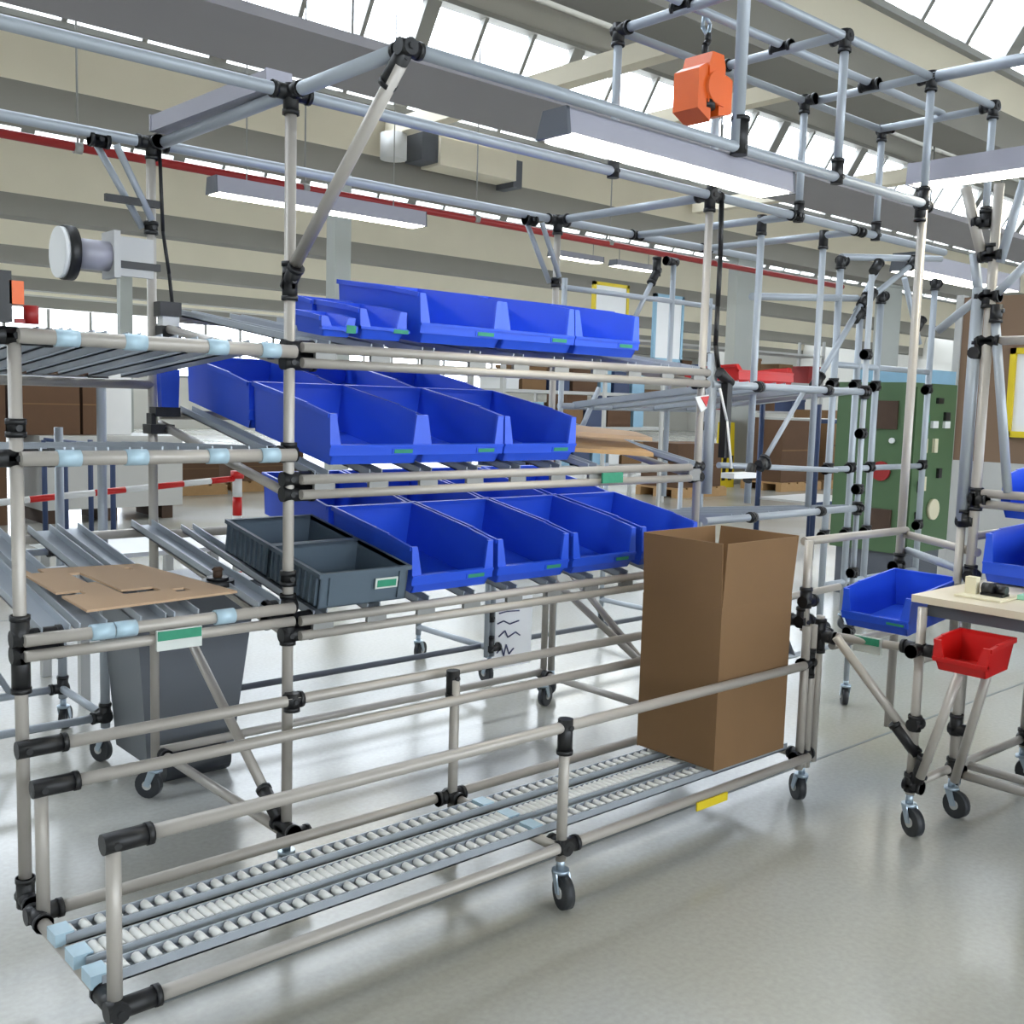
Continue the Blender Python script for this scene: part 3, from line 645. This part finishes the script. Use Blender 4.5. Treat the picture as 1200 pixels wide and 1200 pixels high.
# left end knee brace of that rack
tube(r3,'post',(4.05,YB+.1,.9),(4.05,YB+.1,2.06),TR*.9,'alu'); tube(r3,'brace',(3.92,YB+.1,1.98),(3.77,YB+.1,1.74),TR*.8,'alu'); joint(r3,(3.925,YB+.1,1.99),['z',(-.53,0,-.85)],.07); joint(r3,(4.05,YB+.1,2.05),['X'],.06)
tube(r3,'brace',(3.45,YB,1.42),(3.325,YB,1.2),TR*.8,'alu')
MB().prism([(3.07,2.44,1.385),(3.15,2.44,1.395),(3.14,2.44,1.345),(3.11,2.44,1.33)],(0,.004,0)).build('arrow_tag','white',rack); MB().prism([(3.1,2.437,1.385),(3.148,2.437,1.39),(3.135,2.437,1.35)],(0,.002,0)).build('arrow_print','red',rack)
# taller tube frame between that rack and the green cabinet
r5 = thing('tube_frame', (6.1,3.5,0), 'tall tube frame with black clamps between the red tray rack and the green cabinet', 'rack')
YQ = 3.39
for x, z in ((5.55,2.22),(5.8,1.95),(6.03,2.06),(6.7,2.2)):
    tube(r5,'post',(x,YQ,.12),(x,YQ,z),.02,'alu'); caster(r5,x,YQ,.12,x); joint(r5,(x,YQ,z),['x','Z'],.05,.028)
    for zz in (.6,1.0,1.5): joint(r5,(x,YQ,zz),['z','X'],.04,.028)
tube(r5,'rail',(5.55,YQ,2.24),(6.75,YQ,2.36),.02,'alu'); tube(r5,'rail',(4.7,YQ,1.94),(5.75,YQ,2.02),.02,'alu')
for z in (.3,1.0,1.62): tube(r5,'rail',(5.55,YQ,z),(6.7,YQ,z),.018,'alu')
tube(r5,'brace',(5.31,YQ-.03,1.5),(5.76,YQ-.03,1.99),.018,'alu'); tube(r5,'brace',(5.83,YQ-.03,2.02),(6.31,YQ-.03,2.27),.018,'alu'); tube(r5,'brace',(6.0,YQ+.03,2.2),(5.8,YQ+.03,1.95),.018,'alu')
for x, z in ((5.31,1.5),(5.76,1.99),(5.83,2.02),(6.31,2.27),(5.7,1.9),(5.88,2.2),(6.45,1.9)): joint(r5,(x,YQ-.03,z),[(.7,0,.7)],.07,.03)
tube(r5,'brace',(6.35,YQ+.03,2.2),(6.6,YQ+.03,1.8),.018,'alu')

# ================================================================ WORKSTATION
ws = thing('workstation', (3.6, 1.2, 0), 'mobile tube-frame workbench with a cream worktop and casters', 'workbench')
MB().box((3.15,.1,.752),(3.85,1.6,.775)).build('worktop','table_top',ws)
MB().box((3.18,.15,.71),(3.82,1.56,.745)).build('worktop_frame','dark_grey',ws)
for x, y in ((3.15,1.56),(3.41,1.545),(3.95,1.535)): tube(ws,'leg',(x,y,.13),(x,y,.74)); caster(ws,x,y,.13,1.1+x); joint(ws,(x,y,.16),['Y','z'],.04)
for x in (3.3,3.95): tube(ws,'leg',(x,.4,.13),(x,.4,.74)); caster(ws,x,.4,.13,1)
for x in (3.41,3.52): tube(ws,'base_tube',(x,1.545,.15),(x,.4,.15))
tube(ws,'base_tube',(3.15,1.56,.16),(3.95,1.54,.16))
tube(ws,'slant_leg',(3.13,1.52,.2),(3.13,1.42,.56),TR); tube(ws,'slant_leg',(3.33,1.5,.15),(3.2,1.36,.58),TR)
joint(ws,(3.14,1.53,.2),[(0,-.25,1)],.07); joint(ws,(3.41,1.545,.3),['z','Y'],.05); joint(ws,(3.15,1.56,.36),['z','x'],.03)
joint(ws,(3.15,1.56,.605),['Y','y','X'],.06)
tube(ws,'brace',(3.15,1.56,.3),(2.97+.05,1.78,.62),TR); joint(ws,(3.15,1.56,.28),[(-.13,.22,.32)],.1)
tube(ws,'shelf_rail',(3.2,1.95,.575),(3.3,1.58,.57)); tube(ws,'shelf_rail',(3.25,1.93,.53),(3.7,1.93,.53)); tube(ws,'shelf_rail',(3.3,1.64,.53),(3.75,1.64,.53))
tube(ws,'post',(3.2,1.95,.12),(3.2,1.95,.64)); joint(ws,(3.2,1.95,.57),['Y','z','Z','x'],.06); 
MB().box((3.235,1.74,.535),(3.245,1.84,.59)).build('shelf_label','label_white',ws); MB().box((3.228,1.745,.565),(3.2345,1.835,.588)).build('shelf_label_strip','green_label',ws)
# uprights over the workbench
tube(ws,'upright',(3.6,1.665,.98),(3.6,1.665,1.78),.021,'alu'); tube(ws,'upright',(3.6,1.665,.5),(3.6,1.665,.98),TR,'tube')
tube(ws,'upright',(3.6,1.622,.13),(3.6,1.622,2.12),.0165); caster(ws,3.6,1.622,.13,.4)
tube(ws,'slant_tube',(3.6,1.60,1.66),(3.6,1.515,1.09),.0155,'alu'); tube(ws,'slant_tube',(3.6,1.735,2.12),(3.6,1.66,1.88),.018)
tube(ws,'slant_tube',(3.62,1.70,1.9),(3.62,1.665,1.72),.0165,'alu'); tube(ws,'slant_tube',(3.6,1.60,1.86),(3.6,1.54,2.12),.0155,'alu')
tube(ws,'slant_tube',(3.6,1.62,1.78),(3.6,1.80,1.64),TR,'alu'); tube(ws,'slant_tube',(3.6,1.62,1.74),(3.6,1.50,1.86),TR,'alu')
for y, z, d in ((1.63,1.885,['Y','y','z']), (1.63,1.75,['Y','Z','y']), (1.60,1.7,['Z']), (1.66,1.56,['z','x']), (1.62,1.6,['Y','y']), (1.66,.98,['z','Y']), (1.62,1.06,['z','Y','Z']), (1.62,.79,['z','x']), (1.66,2.0,['z','y'])):
    joint(ws,(3.6,y,z),d,.04)
tube(ws,'upper_rail',(3.6,1.6,1.6),(3.6,.6,1.6))
for z in (1.045,1.082): tube(ws,'upper_rail',(3.6,1.6,z),(3.6,.6,z))
tube(ws,'upper_rail',(3.8,1.97,.885),(3.6,1.60,.875)); tube(ws,'upper_rail',(3.6,1.62,.93),(3.95,1.62,.93)); tube(ws,'upper_rail',(3.82,1.97,.82),(3.62,1.64,.8),TR,'alu')
MB().box((3.55,.5,.1),(4.0,1.35,.6)).build('under_cabinet','dark_grey',ws)
# bins on the bench
make_bin(3.3, 1.80, .6, .25, .36, .135, .055, 'blue open-front bin on the rail between conveyor and workbench', slope=.1, rotz=-math.pi/2)
make_bin(3.58, 1.42, .782, .3, .4, .17, .07, 'blue open-front bin standing on the cream worktop', slope=.03, rotz=-math.pi/2)
make_bin(3.64, 1.40, 1.0, .3, .4, .15, .055, 'blue open-front bin on the upper rails above the workbench', slope=.1, rotz=-math.pi/2)
make_bin(3.0, 1.36, .588, .165, .17, .095, .042, 'small red open-front bin hanging under the worktop edge', m='red', slope=.05, rotz=-math.pi/2, tags=False)
tp = thing('tape_holder', (3.35,1.45,.776), 'cream block with a wooden base on the worktop corner', 'block')
MB().box((3.24,1.36,.776),(3.40,1.505,.782)).build('base','cream',tp); MB().box((3.295,1.463,.782),(3.325,1.498,.835)).build('block','cream',tp)
sc = thing('clamp_device', (3.33,1.34,.776), 'black two-drum clamp lying on the worktop', 'tool')
MB().cyl((3.32,1.45,.802),(3.32,1.415,.802),.019,14).cyl((3.33,1.41,.80),(3.33,1.38,.80),.016,14).box((3.3,1.38,.783),(3.35,1.45,.79)).build('drums','black',sc)
MB().box((3.36,1.1,.776),(3.5,1.36,.79)).build('card_box','mint')
solo(bpy.data.objects['card_box'],'pale green card lying on the worktop','card')

# ================================================================ GREEN CONTROL CABINET
gc = thing('control_cabinet', (7.0,3.9,0), 'green electrical control cabinet with switches and meters on a dark plinth', 'cabinet')
MB().box((6.95,3.62,.35),(7.6,4.2,1.56)).build('body','green_cab',gc); MB().box((6.98,3.66,0),(7.57,4.16,.35)).build('plinth','dark_grey',gc)
dr = MB().box((6.98,3.605,.4),(7.57,3.62,1.53)).build('door','green_cab',gc)
for x,z,w,h,m in ((7.12,1.12,.05,.1,'cream'),(7.27,1.12,.05,.1,'cream'),(7.24,1.27,.08,.05,'white'),(7.42,1.27,.08,.05,'white'),(7.42,1.33,.07,.06,'black'),(7.3,1.44,.08,.04,'black'),(7.12,1.31,.05,.05,'green_label'),(7.14,.85,.04,.1,'cream'),(7.36,.92,.05,.07,'black'),(7.08,.83,.03,.08,'black'),(7.08,.62,.05,.06,'black')):
    MB().box((x-w/2,3.585,z-h/2),(x+w/2,3.605,z+h/2)).build('switch' if m == 'black' else 'meter',m,dr)
MB().cyl((7.3,3.58,.66),(7.3,3.605,.66),.075,18).build('dial','cream',dr)
for z0,z1 in ((1.23,1.43),(.5,.66)): MB().box((6.935,3.72,z0),(6.95,3.92,z1)).build('vent_plate','brown_dark',gc)
MB().cyl((6.93,3.82,.93),(6.95,3.82,.93),.07,18).build('warning_knob','pipe_red',gc); MB().cyl((6.93,3.75,1.15),(6.95,3.75,1.15),.02,10).build('lamp_button','white',gc)
MB().box((7.0,3.66,1.56),(7.65,4.1,1.66)).build('folded_bags','cyan_pale')
solo(bpy.data.objects['folded_bags'],'stack of pale blue folded bags on the green cabinet','bags')

# ================================================================ PARTITION AND BACKGROUND
pt = thing('partition', (9.1,2.5,0), 'brown office partition wall panel behind the workbench', 'partition')
MB().box((9.0,.2,.05),(9.06,4.3,2.35)).build('panel','divider',pt); MB().box((8.98,4.28,0),(9.08,4.34,2.37)).build('edge_post','light_grey',pt); MB().box((8.985,.2,.0),(9.075,4.3,.95)).build('lower_panel','light_grey',pt)
yf = thing('framed_notice', (8.97,3.4,1.2), 'yellow framed sheet on the brown partition', 'sign')
b = MB()
for lo, hi in (((8.96,3.79,1.17),(8.99,3.84,1.91)),((8.96,3.2,1.17),(8.99,3.25,1.91)),((8.96,3.2,1.86),(8.99,3.84,1.91)),((8.96,3.2,1.17),(8.99,3.84,1.22))): b.box(lo,hi)
b.build('frame','yellow',yf); MB().box((8.985,3.25,1.22),(8.995,3.79,1.86)).build('sheet','paper',yf)
def board(x0,x1,y,z0,z1,m,label):
    o = thing('sign_board', ((x0+x1)/2,y,0), label, 'sign')
    f = .035
    MB().box((x0,y-.02,z0),(x0+f,y+.02,z1)).box((x1-f,y-.02,z0),(x1,y+.02,z1)).box((x0,y-.02,z0),(x1,y+.02,z0+f)).box((x0,y-.02,z1-f),(x1,y+.02,z1)).build('frame',m,o)
    MB().box((x0+f,y-.008,z0+f),(x1-f,y+.008,z1-f)).build('sheet','paper',o)
    MB().box(((x0+x1)/2-.02,y+.02,0),((x0+x1)/2+.02,y+.05,z0+.1)).build('pole','light_grey',o); MB().box(((x0+x1)/2-.25,y-.2,0),((x0+x1)/2+.25,y+.2,.02)).build('foot','dark_grey',o)
board(8.24,8.8,8,2.2,2.66,'yellow','white sheet in a yellow frame on a tall pole')
board(9.24,9.76,8,1.86,2.62,'cyan_pale','white board in a pale blue frame on a pole')

def pallet(name,x,y,w,d,label,group=None):
    p = thing(name,(x,y,0),label,'pallet',group)
    for i in range(5): MB().box((x-w/2+i*w/5+.01,y-d/2,.12),(x-w/2+(i+1)*w/5-.03,y+d/2,.145)).build('plank','wood',p)
    for i in (0,.5,1): MB().box((x-w/2,y-d/2+i*(d-.1),0),(x+w/2,y-d/2+i*(d-.1)+.1,.12)).build('bearer','wood',p)
    return p
def carton(x0,x1,y0,y1,z0,z1,m,label,group=None):
    c = thing('carton',((x0+x1)/2,(y0+y1)/2,z0),label,'carton',group)
    MB().box((x0,y0,z0),(x1,y1,z1)).build('body',m,c); MB().box((x0,(y0+y1)/2-.03,z1),(x1,(y0+y1)/2+.03,z1+.002)).box((x0,y0-.002,z0+(z1-z0)*.49),(x1,y0,z0+(z1-z0)*.51)).build('tape','cardboard_dark' if m != 'cardboard_dark' else 'cardboard',c)
# left background
lg = thing('storage_chest', (4.2,11.1,0), 'pale grey storage chest on dark feet near the barrier', 'chest')
MB().box((3.4,10.75,.14),(4.85,11.6,.84)).build('body','light_grey',lg); MB().box((3.38,10.73,.84),(4.87,11.62,.88)).build('lid','light_grey',lg)
for x in (3.5,4.1,4.7): MB().box((x-.06,10.8,0),(x+.06,11.5,.14)).build('foot','brown_dark',lg)
carton(3.2,3.83,10.9,11.5,.885,1.5,'cardboard_dark','dark brown carton on the grey storage chest beside the tall white sheet')
carton(3.86,4.06,10.9,11.5,.885,1.5,'cardboard_dark','narrow dark brown carton between the wide carton and the white sheet')
solo(MB().box((4.12,11.0,.885),(4.4,11.06,1.52)).build('white_sheet','white'),'tall white sheet standing on the grey storage chest','sheet')
carton(2.6,3.12,10.9,11.5,0,1.48,'cardboard_dark','tall dark brown carton standing beside the grey storage chest')
chair = thing('steel_trestle', (3.0,8.6,0), 'dark blue steel trestle beside the barrier', 'trestle')
for x in (2.9,3.28): tube(chair,'leg',(x,8.6,0),(x,8.6,.92),.022,'blue_dark'); tube(chair,'leg',(x,9.1,0),(x,9.1,.92),.022,'blue_dark')
tube(chair,'rail',(2.9,8.6,.92),(3.28,8.6,.88),.02,'blue_dark'); tube(chair,'rail',(2.9,9.1,.92),(3.28,9.1,.88),.02,'blue_dark')
bar = thing('barrier', (3.32,6.5,0), 'red and white striped barrier bar on a striped post', 'barrier')
MB().cyl((3.32,6.5,0),(3.32,6.5,.02),.15,20).build('foot','black',bar)
for i in range(6): MB().cyl((3.32,6.5,.02+i*.127),(3.32,6.5,.02+(i+1)*.127),.032,12).build('post_band','red' if i % 2 == 0 else 'white',bar)
MB().cyl((3.32,6.5,.78),(3.32,6.5,.83),.045,12).build('post_cap','red',bar)
for i in range(9):
    t0, t1 = i/9, (i+1)/9; A, B = Vector((3.32,6.5,.78)), Vector((1.6,6.5,.665))
    MB().cyl(A.lerp(B,t0),A.lerp(B,t1),.02,10).build('bar_band','white' if i % 2 else 'red',bar)
for i,(x,y) in enumerate(((5.9,13.4),(7.3,13.6))):
    pallet('pallet',x,y,1.2,.8,'wooden pallet under low cartons far behind the barrier','pallets behind the barrier')
    carton(x-.55,x+.5,y-.35,y+.35,.147,.55,'cardboard_dark','low brown carton on a pallet far behind the barrier','cartons on pallets behind the barrier')
# storage racks in the middle background
def shelving(x0,x1,y,zs,label,m='light_grey'):
    o = thing('shelving',((x0+x1)/2,y,0),label,'shelving')
    for x in (x0,x1):
        for yy in (y-.3,y+.3): MB().box((x-.025,yy-.025,0),(x+.025,yy+.025,zs[-1]+.3)).build('upright',m,o)
    for z in zs: MB().box((x0,y-.32,z-.04),(x1,y+.32,z)).build('shelf',m,o)
    return o
shelving(8.3,11.3,9.8,(.55,1.05,1.5),'grey shelving loaded with blue crates behind the flow rack')
items = [('blue_dark',.3,.28),('cyan_pale',.25,.3),('white',.2,.16),('cardboard',.4,.3),('blue_dark',.35,.22),('cardboard_dark',.45,.34),('cyan_pale',.2,.36)]
nm = {'blue_dark':'dark blue','cyan_pale':'pale blue','white':'white','cardboard':'brown','cardboard_dark':'dark brown'}
for z in (.55,1.05,1.5):
    x = 8.4; k = random.randrange(7)
    while x < 10.9:
        m,w,h = items[k % 7]; k += 1
        b = MB().box((x,9.55,z),(x+w,10.05,z+h)).box((x-.01,9.54,z+h-.04),(x+w+.01,10.06,z+h))
        lv = {.55:'bottom',1.05:'middle',1.5:'top'}[z]
        solo(b.build('storage_box',m), nm[m]+' storage box on the '+lv+' level of the grey shelving','box','boxes on the grey shelving')
        x += w+.06
# boards lying on the empty end of the middle shelf
for i, (q, m, lb) in enumerate((([(2.50,2.62),(2.92,2.50),(3.02,2.78),(2.60,2.92)], 'wood', 'lower brown cardboard sheet on the empty end of the middle shelf'),
                            ([(2.50,2.72),(2.98,2.56),(3.00,2.66),(2.55,2.90)], 'cardboard_pale', 'pale cardboard strip lying on the lower sheet on the middle shelf'))):
    p = [Vector((x, y, 1.127+.028+.18*(y-2.45)+.03*i+(.012*i))) for x, y in q]
    solo(MB().hexa(p+[v+Vector((0,0,.014)) for v in p]).build('cardboard_sheet', m), lb, 'cardboard')
# right middle background : cartons, racks, bollard
bo = thing('bollard',(14.55,10.85,0),'yellow and black column guard in front of the wide pillar','bollard')
MB().hexa([(14.36,10.8,0),(14.74,10.8,0),(14.74,10.95,0),(14.36,10.95,0),(14.42,10.8,1.1),(14.68,10.8,1.1),(14.68,10.95,1.1),(14.42,10.95,1.1)]).build('guard','yellow',bo)
for x, z in ((14.38,.12),(14.56,.12),(14.44,.62)): MB().prism([(x,10.79,z),(x+.09,10.79,z),(x+.12,10.79,z+.42),(x+.03,10.79,z+.42)],(0,.008,0)).build('stripe','black',bo)
for x, z0, z1, m, lb, pl in ((16.6,.147,1.35,'cardboard','tall brown carton on a pallet next to the yellow column guard','wooden pallet next to the yellow column guard'),
        (18.3,.147,.75,'cardboard_dark','dark brown carton beneath a lighter carton on a pallet','wooden pallet under the pair of stacked cartons'),
        (18.3,.755,1.4,'cardboard','brown carton resting on top of a dark brown carton',None),
        (20.2,.147,1.2,'cardboard','brown carton on the pallet at the grey pillar','wooden pallet at the foot of the grey pillar'),
        (12.6,.147,.8,'cardboard_dark','low dark brown carton on a pallet before the long shelving','wooden pallet under the low dark carton'),
        (15.25,.147,1.2,'cardboard_dark','dark brown carton behind the socket strip, between column guard and tall carton','wooden pallet under the dark carton by the column guard')):
    if pl: pallet('pallet',x,10.2,1.2,.8,pl,'pallets along the pillars')
    carton(x-.55,x+.5,9.85,10.55,z0,z1,m,lb,'cartons along the pillars')
shelving(12.2,20,12.8,(1.3,1.9,2.5),'long grey shelving filled with cartons behind the pillars')
nm['pipe_red'] = 'dark red'
for i in range(14):
    x = 12.4+i*.55; h = .25+.2*random.random(); z = (1.3,1.9)[i % 2]; m = ('cardboard_dark','cardboard','blue_dark','pipe_red','cardboard')[i % 5]
    solo(MB().box((x,12.55,z),(x+.48,13.05,z+h)).box((x-.008,12.54,z+h-.05),(x+.488,13.06,z+h)).build('storage_box',m), nm[m]+' storage box on the '+('lower','middle')[i % 2]+' level of the long shelving behind the pillars','box','boxes on the long shelving')
sr = thing('steel_stand',(8.6,5.3,0),'dark blue steel stand behind the right-hand tube rack','stand')
for x in (8.3,9.2):
    for y in (5.2,5.8): tube(sr,'leg',(x,y,0),(x,y,1.4),.025,'blue_dark')
for z in (.5,1.25): 
    tube(sr,'rail',(8.3,5.2,z),(9.2,5.2,z),.02,'blue_dark'); MB().box((8.3,5.2,z),(9.2,5.8,z+.02)).build('shelf','light_grey',sr)
